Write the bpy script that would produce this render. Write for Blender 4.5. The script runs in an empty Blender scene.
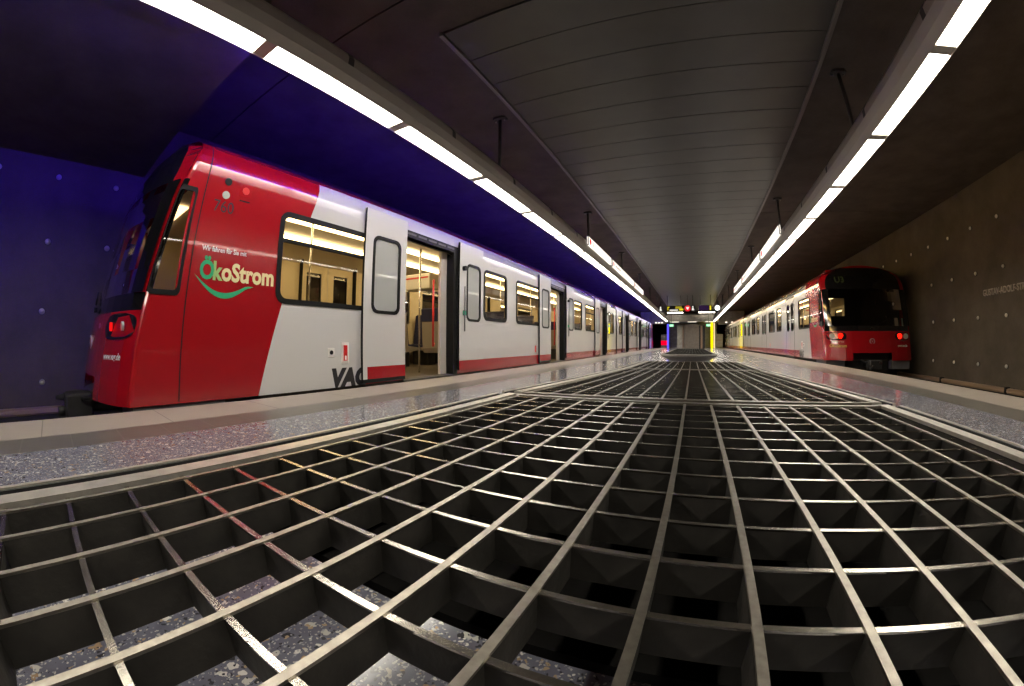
import bpy, bmesh, math, random
from mathutils import Vector, Matrix
random.seed(7)
sc = bpy.context.scene
COL = sc.collection
PI = math.pi

# ---------------------------------------------------------------- materials
def newmat(name):
    m = bpy.data.materials.new(name); m.use_nodes = True
    nt = m.node_tree; nt.nodes.clear()
    out = nt.nodes.new('ShaderNodeOutputMaterial')
    return m, nt, out
def bsdf(nt, col=(.5,.5,.5), rough=.5, metal=0., coat=0., spec=.5):
    b = nt.nodes.new('ShaderNodeBsdfPrincipled')
    b.inputs['Base Color'].default_value = (*col, 1)
    b.inputs['Roughness'].default_value = rough
    b.inputs['Metallic'].default_value = metal
    b.inputs['Coat Weight'].default_value = coat
    b.inputs['Coat Roughness'].default_value = .05
    b.inputs['Specular IOR Level'].default_value = spec
    return b
def plain(name, col, rough=.5, metal=0., coat=0., noise=0., scale=8., bump=0., spec=.5):
    m, nt, out = newmat(name)
    b = bsdf(nt, col, rough, metal, coat, spec)
    nt.links.new(b.outputs[0], out.inputs[0])
    tc = nt.nodes.new('ShaderNodeTexCoord')
    n = nt.nodes.new('ShaderNodeTexNoise'); n.inputs['Scale'].default_value = scale; n.inputs['Detail'].default_value = 6
    nt.links.new(tc.outputs['Object'], n.inputs['Vector'])
    if noise > 0:
        mx = nt.nodes.new('ShaderNodeMix'); mx.data_type = 'RGBA'
        mx.inputs[6].default_value = (*[max(0, c*(1-noise)) for c in col], 1)
        mx.inputs[7].default_value = (*[min(1, c*(1+noise)) for c in col], 1)
        rp = nt.nodes.new('ShaderNodeMapRange'); rp.inputs[1].default_value = .3; rp.inputs[2].default_value = .7
        nt.links.new(n.outputs[0], rp.inputs[0]); nt.links.new(rp.outputs[0], mx.inputs[0])
        nt.links.new(mx.outputs[2], b.inputs['Base Color'])
    if bump > 0:
        bp = nt.nodes.new('ShaderNodeBump'); bp.inputs['Strength'].default_value = bump; bp.inputs['Distance'].default_value = .01
        nt.links.new(n.outputs[0], bp.inputs['Height']); nt.links.new(bp.outputs[0], b.inputs['Normal'])
    return m
def emis(name, col, s):
    m, nt, out = newmat(name)
    e = nt.nodes.new('ShaderNodeEmission'); e.inputs[0].default_value = (*col, 1); e.inputs[1].default_value = s
    nt.links.new(e.outputs[0], out.inputs[0])
    return m
def glass(name, tint=(.9,.9,.88), rough=.0, body=0., bodycol=(.1,.1,.1), refl=1.):
    m, nt, out = newmat(name)
    tr = nt.nodes.new('ShaderNodeBsdfTransparent'); tr.inputs[0].default_value = (*tint, 1)
    gl = nt.nodes.new('ShaderNodeBsdfGlossy'); gl.inputs['Roughness'].default_value = rough
    gl.inputs['Color'].default_value = (refl, refl, refl, 1)
    fr = nt.nodes.new('ShaderNodeFresnel'); fr.inputs[0].default_value = 1.5
    mx = nt.nodes.new('ShaderNodeMixShader')
    nt.links.new(fr.outputs[0], mx.inputs[0])
    last = tr
    if body > 0:
        df = nt.nodes.new('ShaderNodeBsdfDiffuse'); df.inputs[0].default_value = (*bodycol, 1)
        m2 = nt.nodes.new('ShaderNodeMixShader'); m2.inputs[0].default_value = body
        nt.links.new(tr.outputs[0], m2.inputs[1]); nt.links.new(df.outputs[0], m2.inputs[2]); last = m2
    nt.links.new(last.outputs[0], mx.inputs[1]); nt.links.new(gl.outputs[0], mx.inputs[2])
    nt.links.new(mx.outputs[0], out.inputs[0])
    return m

def concrete(name, col, jx=None, jy=None, joff=(0,0,0), scale=1.2, rough=.75, spec=.3):
    """board-marked concrete, with optional joint lines every jx / jy metres"""
    m, nt, out = newmat(name)
    b = bsdf(nt, col, rough, spec=spec); nt.links.new(b.outputs[0], out.inputs[0])
    tc = nt.nodes.new('ShaderNodeTexCoord')
    n1 = nt.nodes.new('ShaderNodeTexNoise'); n1.inputs['Scale'].default_value = scale; n1.inputs['Detail'].default_value = 8; n1.inputs['Roughness'].default_value = .65
    n2 = nt.nodes.new('ShaderNodeTexNoise'); n2.inputs['Scale'].default_value = 60; n2.inputs['Detail'].default_value = 3
    for n in (n1, n2): nt.links.new(tc.outputs['Object'], n.inputs['Vector'])
    rp = nt.nodes.new('ShaderNodeValToRGB')
    rp.color_ramp.elements[0].position = .3; rp.color_ramp.elements[0].color = (*[c*.68 for c in col], 1)
    rp.color_ramp.elements[1].position = .72; rp.color_ramp.elements[1].color = (*[min(1, c*1.25) for c in col], 1)
    nt.links.new(n1.outputs[0], rp.inputs[0])
    mx = nt.nodes.new('ShaderNodeMix'); mx.data_type = 'RGBA'; mx.blend_type = 'MULTIPLY'; mx.inputs[0].default_value = .35
    nt.links.new(rp.outputs[0], mx.inputs[6]); nt.links.new(n2.outputs['Color'], mx.inputs[7])
    nt.links.new(mx.outputs[2], b.inputs['Base Color'])
    bp = nt.nodes.new('ShaderNodeBump'); bp.inputs['Strength'].default_value = .25; bp.inputs['Distance'].default_value = .01
    nt.links.new(n2.outputs[0], bp.inputs['Height']); nt.links.new(bp.outputs[0], b.inputs['Normal'])
    return m

def terrazzo():
    m, nt, out = newmat('terrazzo')
    b = bsdf(nt, (.2,.2,.25), .15, spec=.38); nt.links.new(b.outputs[0], out.inputs[0])
    tc = nt.nodes.new('ShaderNodeTexCoord')
    base = (.118,.122,.165)
    prev = None
    n = nt.nodes.new('ShaderNodeTexNoise'); n.inputs['Scale'].default_value = 25; n.inputs['Detail'].default_value = 4
    nt.links.new(tc.outputs['Object'], n.inputs['Vector'])
    rb = nt.nodes.new('ShaderNodeValToRGB')
    rb.color_ramp.elements[0].color = (.10,.102,.138,1); rb.color_ramp.elements[1].color = (.17,.173,.215,1)
    nt.links.new(n.outputs[0], rb.inputs[0]); prev = rb.outputs[0]
    for sc_, th, lo, pal in ((36, .36, .52, [(.50,.48,.44),(.62,.60,.57),(.34,.23,.14),(.04,.04,.045)]),
                             (75, .36, .50, [(.42,.41,.39),(.05,.05,.06),(.38,.28,.18),(.66,.64,.60)]),
                             (140, .38, .5, [(.4,.4,.4),(.05,.05,.06),(.3,.3,.33),(.5,.48,.44)])):
        v = nt.nodes.new('ShaderNodeTexVoronoi'); v.voronoi_dimensions = '3D'; v.inputs['Scale'].default_value = sc_
        w = nt.nodes.new('ShaderNodeTexNoise'); w.inputs['Scale'].default_value = sc_*1.3; w.inputs['Detail'].default_value = 1
        nt.links.new(tc.outputs['Object'], w.inputs['Vector'])
        add = nt.nodes.new('ShaderNodeMix'); add.data_type = 'RGBA'; add.blend_type = 'LINEAR_LIGHT'; add.inputs[0].default_value = .55/sc_
        nt.links.new(tc.outputs['Object'], add.inputs[6]); nt.links.new(w.outputs['Color'], add.inputs[7])
        nt.links.new(add.outputs[2], v.inputs['Vector'])
        lt = nt.nodes.new('ShaderNodeMath'); lt.operation = 'LESS_THAN'; lt.inputs[1].default_value = th
        nt.links.new(v.outputs['Distance'], lt.inputs[0])
        sp = nt.nodes.new('ShaderNodeSeparateColor'); nt.links.new(v.outputs['Color'], sp.inputs[0])
        gt = nt.nodes.new('ShaderNodeMath'); gt.operation = 'GREATER_THAN'; gt.inputs[1].default_value = lo
        nt.links.new(sp.outputs[0], gt.inputs[0])
        mu = nt.nodes.new('ShaderNodeMath'); mu.operation = 'MULTIPLY'
        nt.links.new(lt.outputs[0], mu.inputs[0]); nt.links.new(gt.outputs[0], mu.inputs[1])
        cr = nt.nodes.new('ShaderNodeValToRGB'); cr.color_ramp.interpolation = 'CONSTANT'
        els = cr.color_ramp.elements
        els[0].color = (*pal[0], 1); els[1].position = .3; els[1].color = (*pal[1], 1)
        for k in (2, 3):
            e = els.new(.3 + .24*(k-1)); e.color = (*pal[k], 1)
        nt.links.new(sp.outputs[1], cr.inputs[0])
        mx = nt.nodes.new('ShaderNodeMix'); mx.data_type = 'RGBA'
        nt.links.new(mu.outputs[0], mx.inputs[0]); nt.links.new(prev, mx.inputs[6]); nt.links.new(cr.outputs[0], mx.inputs[7])
        prev = mx.outputs[2]
    nt.links.new(prev, b.inputs['Base Color'])
    return m

def tiles(name, c1, c2, size, rough, off=(0,0), joint=(.02,.02,.02), jw=.006, spec=.5):
    """stone slabs: size=(sx, sy) metres, object coordinates"""
    m, nt, out = newmat(name)
    b = bsdf(nt, c1, rough, spec=spec); nt.links.new(b.outputs[0], out.inputs[0])
    tc = nt.nodes.new('ShaderNodeTexCoord')
    n = nt.nodes.new('ShaderNodeTexNoise'); n.inputs['Scale'].default_value = 90; n.inputs['Detail'].default_value = 5
    nt.links.new(tc.outputs['Object'], n.inputs['Vector'])
    mx = nt.nodes.new('ShaderNodeMix'); mx.data_type = 'RGBA'
    mx.inputs[6].default_value = (*c1, 1); mx.inputs[7].default_value = (*c2, 1)
    nt.links.new(n.outputs[0], mx.inputs[0])
    sep = nt.nodes.new('ShaderNodeSeparateXYZ'); nt.links.new(tc.outputs['Object'], sep.inputs[0])
    def mth(op, a, bb):
        x = nt.nodes.new('ShaderNodeMath'); x.operation = op
        for i, q in enumerate((a, bb)):
            if q is None: continue
            if isinstance(q, (int, float)): x.inputs[i].default_value = q
            else: nt.links.new(q, x.inputs[i])
        return x.outputs[0]
    last = None
    for ax, s, o in ((0, size[0], off[0]), (1, size[1], off[1])):
        if not s: continue
        a = mth('ADD', sep.outputs[ax], -o + 1000*s)
        f = mth('MODULO', a, s)
        l = mth('LESS_THAN', f, jw)
        last = l if last is None else mth('MAXIMUM', last, l)
    m2 = nt.nodes.new('ShaderNodeMix'); m2.data_type = 'RGBA'; m2.inputs[7].default_value = (*joint, 1)
    nt.links.new(last, m2.inputs[0]); nt.links.new(mx.outputs[2], m2.inputs[6])
    nt.links.new(m2.outputs[2], b.inputs['Base Color'])
    return m

LEN = 40.3          # two cars, nose to nose, is LEN - 2*0.2
def livery():
    """red nose with slanted edge, white flank, red skirt stripe, red roof (object coordinates of the car)"""
    m, nt, out = newmat('livery_paint')
    b = bsdf(nt, (.6,.6,.6), .22, coat=.6); nt.links.new(b.outputs[0], out.inputs[0])
    tc = nt.nodes.new('ShaderNodeTexCoord')
    sep = nt.nodes.new('ShaderNodeSeparateXYZ'); nt.links.new(tc.outputs['Object'], sep.inputs[0])
    def mth(op, a, bb):
        x = nt.nodes.new('ShaderNodeMath'); x.operation = op
        for i, q in enumerate((a, bb)):
            if isinstance(q, (int, float)): x.inputs[i].default_value = q
            else: nt.links.new(q, x.inputs[i])
        return x.outputs[0]
    y, z = sep.outputs[1], sep.outputs[2]
    ym = mth('MINIMUM', y, mth('SUBTRACT', LEN, y))
    nose = mth('LESS_THAN', ym, mth('ADD', mth('MULTIPLY', z, .30), 1.95))
    stripe = mth('MULTIPLY', mth('LESS_THAN', z, .255), mth('GREATER_THAN', ym, 3.5))
    roof = mth('GREATER_THAN', z, 2.545)
    red = mth('MAXIMUM', mth('MAXIMUM', nose, stripe), roof)
    mx = nt.nodes.new('ShaderNodeMix'); mx.data_type = 'RGBA'
    mx.inputs[6].default_value = (.60,.59,.58,1); mx.inputs[7].default_value = (.33,.003,.008,1)
    nt.links.new(red, mx.inputs[0]); nt.links.new(mx.outputs[2], b.inputs['Base Color'])
    return m

M = {}
M['terrazzo'] = terrazzo()
M['dark_tile'] = tiles('dark_tile', (.085,.078,.07), (.135,.125,.11), (0, .316), .30, off=(0, .072-.0), joint=(.16,.15,.13), jw=.008, spec=.6)
M['edge_stone'] = tiles('edge_stone', (.24,.21,.18), (.36,.315,.275), (0, .94), .42, off=(0, -.12), joint=(.10,.09,.08), jw=.008)
M['concrete_wall'] = concrete('concrete_wall', (.118,.098,.074))
M['concrete_ceiling'] = concrete('concrete_ceiling', (.135,.108,.092), scale=1.6)
M['concrete_dark'] = concrete('concrete_dark', (.06,.055,.05))
M['ballast'] = plain('ballast', (.03,.028,.025), .9, noise=.5, scale=30, bump=.6)
M['panel'] = plain('ceiling_panel_metal', (.112,.105,.094), .38, metal=.35, noise=.06, scale=3)
M['groove'] = plain('panel_groove', (.07,.065,.06), .6)
M['panel_trim'] = plain('panel_trim', (.26,.23,.22), .4, metal=.5)
M['galv'] = plain('galvanised_steel', (.37,.34,.29), .36, metal=1., noise=.16, scale=160, bump=.04)
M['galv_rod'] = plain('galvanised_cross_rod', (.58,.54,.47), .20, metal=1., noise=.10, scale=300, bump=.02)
M['galv_dark'] = plain('galvanised_steel_darkened', (.030,.027,.023), .6, metal=.2, noise=.35, scale=40, bump=.2)  # shade of the bar and frame sides is put into this colour
M['frame_steel'] = plain('brushed_steel', (.62,.58,.52), .38, metal=.75, noise=.12, scale=60)
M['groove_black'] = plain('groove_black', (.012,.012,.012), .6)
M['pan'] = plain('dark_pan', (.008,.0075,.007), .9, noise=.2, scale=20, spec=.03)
M['bench_grey'] = plain('bench_grey', (.19,.175,.155), .5, metal=.3, noise=.2, scale=50)
M['housing'] = plain('lamp_housing', (.50,.46,.40), .45, metal=.15)
M['housing_dark'] = plain('lamp_fitting_dark', (.07,.065,.06), .5)
M['tube'] = emis('tube_light', (1.,.93,.80), 33.)
M['blue_led'] = emis('blue_led', (.055,.010,1.), 430.)
M['yellow_led'] = emis('amber_led', (1.,.62,.20), 36.)
M['livery'] = livery()
M['red'] = plain('red_paint', (.37,.003,.009), .2, coat=.6)
M['white'] = plain('white_paint', (.60,.59,.58), .22, coat=.5)
M['black_gloss'] = plain('black_gloss', (.006,.006,.007), .08, coat=.5)
M['rubber'] = plain('black_rubber', (.010,.010,.010), .5, spec=.15)
M['grey_skirt'] = plain('grey_skirt', (.16,.16,.175), .45)
M['under'] = plain('underframe', (.015,.014,.014), .7, noise=.3, scale=9)
M['glass'] = glass('window_glass', (.84,.83,.78))
M['glass_cab'] = glass('cab_glass', (.78,.74,.66))
M['glass_dark'] = glass('cab_glass_dark', (.30,.30,.28))  # darker copy of the cab glass, painting in the unlit cab
M['glass_frost'] = glass('frosted_glass', (.6,.6,.58), rough=.03, body=.75, bodycol=(.52,.53,.51))
M['interior'] = plain('interior_cream', (.62,.53,.36), .45)
M['interior_ceiling'] = plain('interior_ceiling', (.60,.52,.38), .5)
M['interior_floor'] = plain('interior_floor', (.07,.055,.04), .5, noise=.3, scale=60)
M['jamb'] = plain('door_jamb', (.55,.50,.46), .4)
M['warm'] = emis('warm_tube', (1.,.74,.36), 12.0)
M['warm_dim'] = emis('warm_dim_tube', (1.,.70,.36), 4.)
M['chrome'] = plain('chrome_pole', (.75,.73,.70), .15, metal=1.)
M['handrail_red'] = plain('handrail_red', (.62,.02,.015), .3)
M['navy'] = plain('navy_seat_cloth', (.02,.022,.07), .8, noise=.4, scale=60)
M['seat_grey'] = plain('seat_shell_grey', (.30,.26,.21), .5)
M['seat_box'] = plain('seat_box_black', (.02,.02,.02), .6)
M['white_panel'] = plain('white_panel', (.75,.73,.70), .4)
M['black_text'] = plain('black_lettering', (.012,.012,.014), .4)
M['white_text'] = plain('white_lettering', (.8,.8,.8), .4)
M['cream_text'] = plain('cream_lettering', (.78,.66,.36), .4)
M['green_text'] = plain('green_lettering', (.02,.36,.15), .4)
M['lime_text'] = plain('lime_lettering', (.34,.50,.18), .4)
M['yellow_text'] = plain('yellow_lettering', (.75,.50,.05), .4)
M['grey_text'] = plain('grey_lettering', (.42,.40,.40), .5, metal=.3)
M['tail_red'] = emis('tail_lamp_red', (1.,.012,.004), 2.2)
M['tail_red_dim'] = emis('tail_lamp_red_dim', (1.,.01,.01), .9)
M['lamp_glass'] = plain('lamp_glass', (.45,.48,.42), .12, coat=.5)
M['lime_glow'] = emis('dim_destination', (.22,.24,.06), .07)
M['wall_letter'] = plain('wall_lettering', (.34,.30,.26), .45, metal=.2)
M['green_btn'] = plain('green_button', (.01,.30,.12), .4)
M['stud'] = plain('stud_metal', (.75,.72,.66), .28, metal=.55)
M['cable_duct'] = plain('cable_duct', (.42,.30,.20), .35, metal=.3)
M['steel'] = plain('rail_steel', (.3,.28,.26), .3, metal=1.)
M['sign_black'] = plain('sign_black', (.012,.010,.012), .4)
M['sign_white'] = emis('lit_sign_white', (1.,.93,.82), 2.2)
M['sign_lit'] = emis('station_sign_lit', (1.,.92,.82), 1.5)
M['far_tube'] = emis('far_tube', (1.,.90,.74), 10.)
M['far_dim'] = emis('far_fill_glow', (1.,.90,.74), 1.6)  # glow of the added far-end fill lamps and boxes
M['clock_face'] = emis('lit_clock_face', (.95,1.,.93), 2.2)
M['yellow_glow'] = emis('yellow_tube', (1.,.80,.0), 2.6)
M['blue_glow'] = emis('blue_tube', (.10,.08,1.), 1.6)
M['cream_glow'] = emis('cream_tube', (1.,.72,.42), 1.3)
M['red_glow'] = emis('red_lit_panel', (1.,.0,.02), 1.3)
M['green_glow'] = emis('exit_sign_green', (.25,.9,.45), 1.6)
M['purple_dim'] = emis('dim_display', (.10,.04,.16), .25)
M['yellow_sign'] = emis('yellow_sign', (.95,.80,.03), .8)
M['white_sign'] = emis('white_sign_glyph', (1.,.95,.85), 1.0)
M['red_sign'] = emis('red_sign', (.9,.02,.03), .9)
M['far_grey'] = plain('far_grey_cladding', (.20,.17,.14), .4, noise=.15, scale=4)
M['far_tan'] = plain('far_tan_door', (.34,.22,.15), .45)
M['far_concrete'] = concrete('far_concrete', (.50,.47,.41), scale=3)

# ---------------------------------------------------------------- mesh helper
class B:
    def __init__(s): s.bm = bmesh.new(); s.mats = []
    def mi(s, m):
        m = M[m]
        if m not in s.mats: s.mats.append(m)
        return s.mats.index(m)
    def add(s, verts, faces, mat, smooth=False):
        i = s.mi(mat); vs = [s.bm.verts.new(v) for v in verts]
        for f in faces:
            try: fc = s.bm.faces.new([vs[k] for k in f])
            except ValueError: continue
            fc.material_index = i; fc.smooth = smooth
        return vs
    def box(s, x0, x1, y0, y1, z0, z1, mat, bev=0.):
        v = [(x, y, z) for x in (x0, x1) for y in (y0, y1) for z in (z0, z1)]
        f = [(0,1,3,2),(4,6,7,5),(0,4,5,1),(2,3,7,6),(0,2,6,4),(1,5,7,3)]
        vs = s.add(v, f, mat)
        if bev > 0:
            es = list({e for vv in vs for e in vv.link_edges})
            r = bmesh.ops.bevel(s.bm, geom=es, offset=bev, segments=2, affect='EDGES', profile=.5)
            for fc in r['faces']: fc.smooth = True
    def prism(s, pts, axis, a, b, mat, smooth=False, caps=True):
        """pts 2-D outline; axis 'y': pts=(x,z); 'x': pts=(y,z); 'z': pts=(x,y)"""
        def P(p, t): return {'y': (p[0], t, p[1]), 'x': (t, p[0], p[1]), 'z': (p[0], p[1], t)}[axis]
        n = len(pts)
        v = [P(p, a) for p in pts] + [P(p, b) for p in pts]
        f = [(i, (i+1) % n, n+(i+1) % n, n+i) for i in range(n)]
        vs = s.add(v, f, mat, smooth)
        if caps:
            i = s.mi(mat)
            for ring in (vs[:n], vs[n:][::-1]):
                fc = s.bm.faces.new(ring); fc.material_index = i
    def cyl(s, p, q, r, mat, n=12, r2=None, smooth=True):
        p, q = Vector(p), Vector(q); d = (q-p).normalized()
        a = d.orthogonal().normalized(); b_ = d.cross(a)
        r2 = r if r2 is None else r2
        v = [p + r*(math.cos(t)*a + math.sin(t)*b_) for t in [2*PI*k/n for k in range(n)]] + \
            [q + r2*(math.cos(t)*a + math.sin(t)*b_) for t in [2*PI*k/n for k in range(n)]]
        vs = s.add(v, [(i, (i+1) % n, n+(i+1) % n, n+i) for i in range(n)], mat, smooth)
        i = s.mi(mat)
        for ring in (vs[:n][::-1], vs[n:]):
            fc = s.bm.faces.new(ring); fc.material_index = i
    def tube(s, pts, r, mat, n=10):
        for a, b_ in zip(pts, pts[1:]): s.cyl(a, b_, r, mat, n)
    def dome(s, c, r, ax, mat, h=.6, n=12, m=4):
        """half ball on a wall, bulging along unit axis ax"""
        c = Vector(c); ax = Vector(ax); a = ax.orthogonal().normalized(); b_ = ax.cross(a)
        v = []
        for j in range(m):
            t = PI/2*j/m
            for k in range(n):
                p = 2*PI*k/n
                v.append(c + r*math.cos(t)*(math.cos(p)*a+math.sin(p)*b_) + ax*r*h*math.sin(t))
        v.append(c + ax*r*h)
        f = [(j*n+k, j*n+(k+1) % n, (j+1)*n+(k+1) % n, (j+1)*n+k) for j in range(m-1) for k in range(n)]
        f += [((m-1)*n+k, (m-1)*n+(k+1) % n, m*n) for k in range(n)]
        s.add(v, f, mat, True)
    def obj(s, name, parent=None, fix=True, loc=None):
        if fix: bmesh.ops.recalc_face_normals(s.bm, faces=s.bm.faces)
        me = bpy.data.meshes.new(name); s.bm.to_mesh(me); s.bm.free()
        for m in s.mats: me.materials.append(m)
        o = bpy.data.objects.new(name, me); COL.objects.link(o)
        if parent: o.parent = parent
        if loc: o.location = loc
        return o
def tag(o, label, cat, group=None, kind=None):
    if label: o['label'] = label
    if cat: o['category'] = cat
    if group: o['group'] = group
    if kind: o['kind'] = kind
    return o
def empty(name, loc=(0,0,0)):
    o = bpy.data.objects.new(name, None); COL.objects.link(o); o.location = loc
    o.empty_display_size = .2
    return o
def struct(o): o['kind'] = 'structure'; return o

def text_mesh(b, txt, size, place, mat, bold=0., shear=0., sx=1., depth=0., align='LEFT'):
    """lay lettering into builder b; place(u, v) -> 3-D point, u right, v up"""
    cu = bpy.data.curves.new('lettering', 'FONT'); cu.body = txt; cu.size = size; cu.shear = shear
    cu.offset = bold; cu.resolution_u = 3; cu.align_x = align; cu.extrude = depth/2
    o = bpy.data.objects.new('lettering', cu); COL.objects.link(o)
    dg = bpy.context.evaluated_depsgraph_get(); ev = o.evaluated_get(dg)
    me = ev.to_mesh()
    vs = [place(v.co.x*sx, v.co.y, v.co.z) if depth else place(v.co.x*sx, v.co.y) for v in me.vertices]
    fs = [tuple(p.vertices) for p in me.polygons]
    b.add(vs, fs, mat)
    ev.to_mesh_clear(); bpy.data.objects.remove(o); bpy.data.curves.remove(cu)

def text_width(txt, size, bold):
    cu = bpy.data.curves.new('lettering', 'FONT'); cu.body = txt; cu.size = size; cu.offset = bold
    o = bpy.data.objects.new('lettering', cu); COL.objects.link(o)
    bpy.context.view_layer.update()
    w_ = max(c[0] for c in o.bound_box)
    bpy.data.objects.remove(o); bpy.data.curves.remove(cu)
    return w_

# ---------------------------------------------------------------- room shell
XL, XR = -7.4, 7.4
PL, PR = -3.85, 4.0          # platform edges
YB, YE = -7.0, 52.0
b = B(); b.box(-2.74, 2.78, YB, YE, -.2, 0, 'terrazzo'); struct(b.obj('floor'))
b = B(); b.box(-3.15, -2.74, YB, YE, -.2, 0, 'dark_tile'); struct(b.obj('floor_tile_strip'))
b = B(); b.box(2.78, 3.25, YB, YE, -.2, 0, 'dark_tile'); struct(b.obj('floor_tile_strip'))
b = B(); b.box(PL, -3.15, YB, YE, -.2, 0, 'edge_stone', .006); struct(b.obj('floor_edge_stone'))
b = B(); b.box(3.25, PR, YB, YE, -.2, 0, 'edge_stone', .006); struct(b.obj('floor_edge_stone'))
b = B(); b.box(PL+.25, PR-.25, YB, YE, -1.15, -.2, 'concrete_dark'); struct(b.obj('wall_platform_base'))
b = B(); b.box(XL-.3, XR+.3, YB, YE+14, -1.3, -1.15, 'ballast'); struct(b.obj('floor_trackbed'))
b = B(); b.box(XL-.3, XL, YB, YE+14, -1.3, 4.6, 'concrete_wall'); struct(b.obj('wall_left'))
b = B(); b.box(XR, XR+.3, YB, YE+14, -1.3, 4.6, 'concrete_wall'); struct(b.obj('wall_right'))
b = B(); b.box(XL-.3, XR+.3, YB-.3, YB, -1.3, 4.6, 'concrete_wall'); struct(b.obj('wall_back'))
# ceiling in pours, joints every ~9 m starting at 2.29
b = B()
js = [YB, 2.29, 11.5, 20.7, 29.9, 39.1, YE+14]
for a, c in zip(js, js[1:]):
    b.box(XL-.3, XR+.3, a+.012, c-.012, 4.3, 4.6, 'concrete_ceiling')
b.box(XL-.3, XR+.3, YB, YE+14, 4.33, 4.7, 'groove_black')
struct(b.obj('ceiling'))
b = B(); b.box(XL, -3.25, YB, 1.2, 3.3, 4.3, 'concrete_ceiling'); struct(b.obj('ceiling_bulkhead'))
# ceiling panels with transverse seams
b = B()
y = 2.97
while y < 45:
    b.box(-2.40, 2.07, y+.003, y+.60-.003, 4.268, 4.30, 'panel', .004)
    y += .605
b.box(-2.40, 2.07, 2.97, y, 4.29, 4.302, 'groove')
struct(b.obj('ceiling_panel'))
for x0, x1 in ((-2.46, -2.40), (2.07, 2.13)):
    b = B(); b.box(x0, x1, 2.95, 45.2, 4.235, 4.30, 'panel_trim', .006); struct(b.obj('trim_ceiling'))
# formwork board lines as thin ribs beside the panel
# far end
b = B()
b.box(-6.2, -3.1, 47.5, 48, 2.85, 4.3, 'far_concrete'); b.box(3.1, 6.2, 47.5, 48, 2.75, 4.3, 'far_concrete')
b.box(-3.1, 3.1, 50, 50.3, 0, 4.3, 'far_concrete')
struct(b.obj('wall_far_end'))
b = B()
b.box(-3.1, 3.1, 45.5, 50, 3.0, 3.75, 'far_concrete')
struct(b.obj('ceiling_mezzanine'))
b = B(); b.box(XL, XR, YE+13.6, YE+14, -1.3, 4.6, 'concrete_dark'); struct(b.obj('wall_tunnel_end'))

# running rails and cable ducts
for cx, who in ((-5.38, 'left'), (5.48, 'right')):
    for dx in (-.72, .72):
        b = B()
        b.prism([(cx+dx-.06,-1.15),(cx+dx+.06,-1.15),(cx+dx+.015,-1.12),(cx+dx+.015,-1.05),(cx+dx+.035,-1.03),(cx+dx+.035,-1.0),(cx+dx-.035,-1.0),(cx+dx-.035,-1.03),(cx+dx-.015,-1.05),(cx+dx-.015,-1.12)], 'y', YB, YE+10, 'steel')
        o = b.obj('running_rail')
        tag(o, f"dark steel rail under the train with {'open doors' if cx < 0 else 'red tail lamps'}, {'platform side' if (dx > 0) == (cx < 0) else 'tunnel wall side'}", 'rail', 'running rails')
def duct(x, sgn, who, txt):
    root = empty('cable_duct', (x+sgn*.004, 0, -.40)); tag(root, txt, 'cable duct')
    b = B(); b.prism([(0,-.05),(sgn*.09,-.05),(sgn*.11,-.02),(sgn*.11,.035),(sgn*.07,.055),(0,.055)], 'y', YB, YE, 'cable_duct'); b.obj('duct_cover', root)
    b = B(); b.box(min(0,sgn*.12), max(0,sgn*.12), YB, YE, -.14, -.055, 'under'); b.obj('duct_tray', root)
    for k in range(10):
        yy = 8.3-2.74*4+2.74*k if who == 'right' else -4.2+2.74*k
        b = B(); b.box(min(0,sgn*.135), max(0,sgn*.135), yy-.03, yy+.03, -.17, .085, 'under', .01); b.obj('bracket', root)
duct(XL, 1, 'left', 'violet-lit cable duct low along the blue-lit tunnel wall')
duct(XR, -1, 'right', 'copper-brown cable duct with black brackets low along the brown concrete wall')

# wall studs
def stud(x, y, z, ax, label, group):
    b = B(); b.cyl((0,0,0), (ax*.015,0,0), .055, 'groove_black', 14)
    b.dome((ax*.012,0,0), .046, (ax,0,0), 'stud', .75)
    o = b.obj('wall_stud', loc=(x, y, z)); tag(o, label, 'wall stud', group)
    return o
first = {}
def put_stud(x, y, z, ax, label, group):
    if ax not in first: first[ax] = stud(x, y, z, ax, label, group); return
    o = first[ax].copy(); COL.objects.link(o); o.location = (x, y, z)
for zi, z in enumerate((.006, 1.014, 2.024, 3.01)):
    for k in range(-1, 1 if zi < 2 else 2):
        yy = -.19 + .95*k
        put_stud(XL, yy, z, 1, 'small round metal stud in the blue-lit wall beside the train numbered 760', 'studs in the blue-lit wall')
for z in (.105, 1.18, 2.22, 3.31):
    for k in range(0, 12):
        yy = 7.36 + 1.06*k
        if z < 3 and yy > 12.0: continue
        put_stud(XR, yy, z, -1, 'small round metal stud in the brown concrete wall beside the train with red tail lamps', 'studs in the brown wall')

# station name on the right wall
b = B()
def pl(u, v, w): return (XR-.012-w, 9.24-u, 1.66+v)
text_mesh(b, 'GUSTAV-ADOLF-STR.', .20, pl, 'wall_letter', bold=.003, sx=.80, depth=.022)
tag(b.obj('wall_sign_lettering'), 'raised grey metal letters GUSTAV-ADOLF-STR. on the brown concrete wall', 'lettering')

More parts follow.
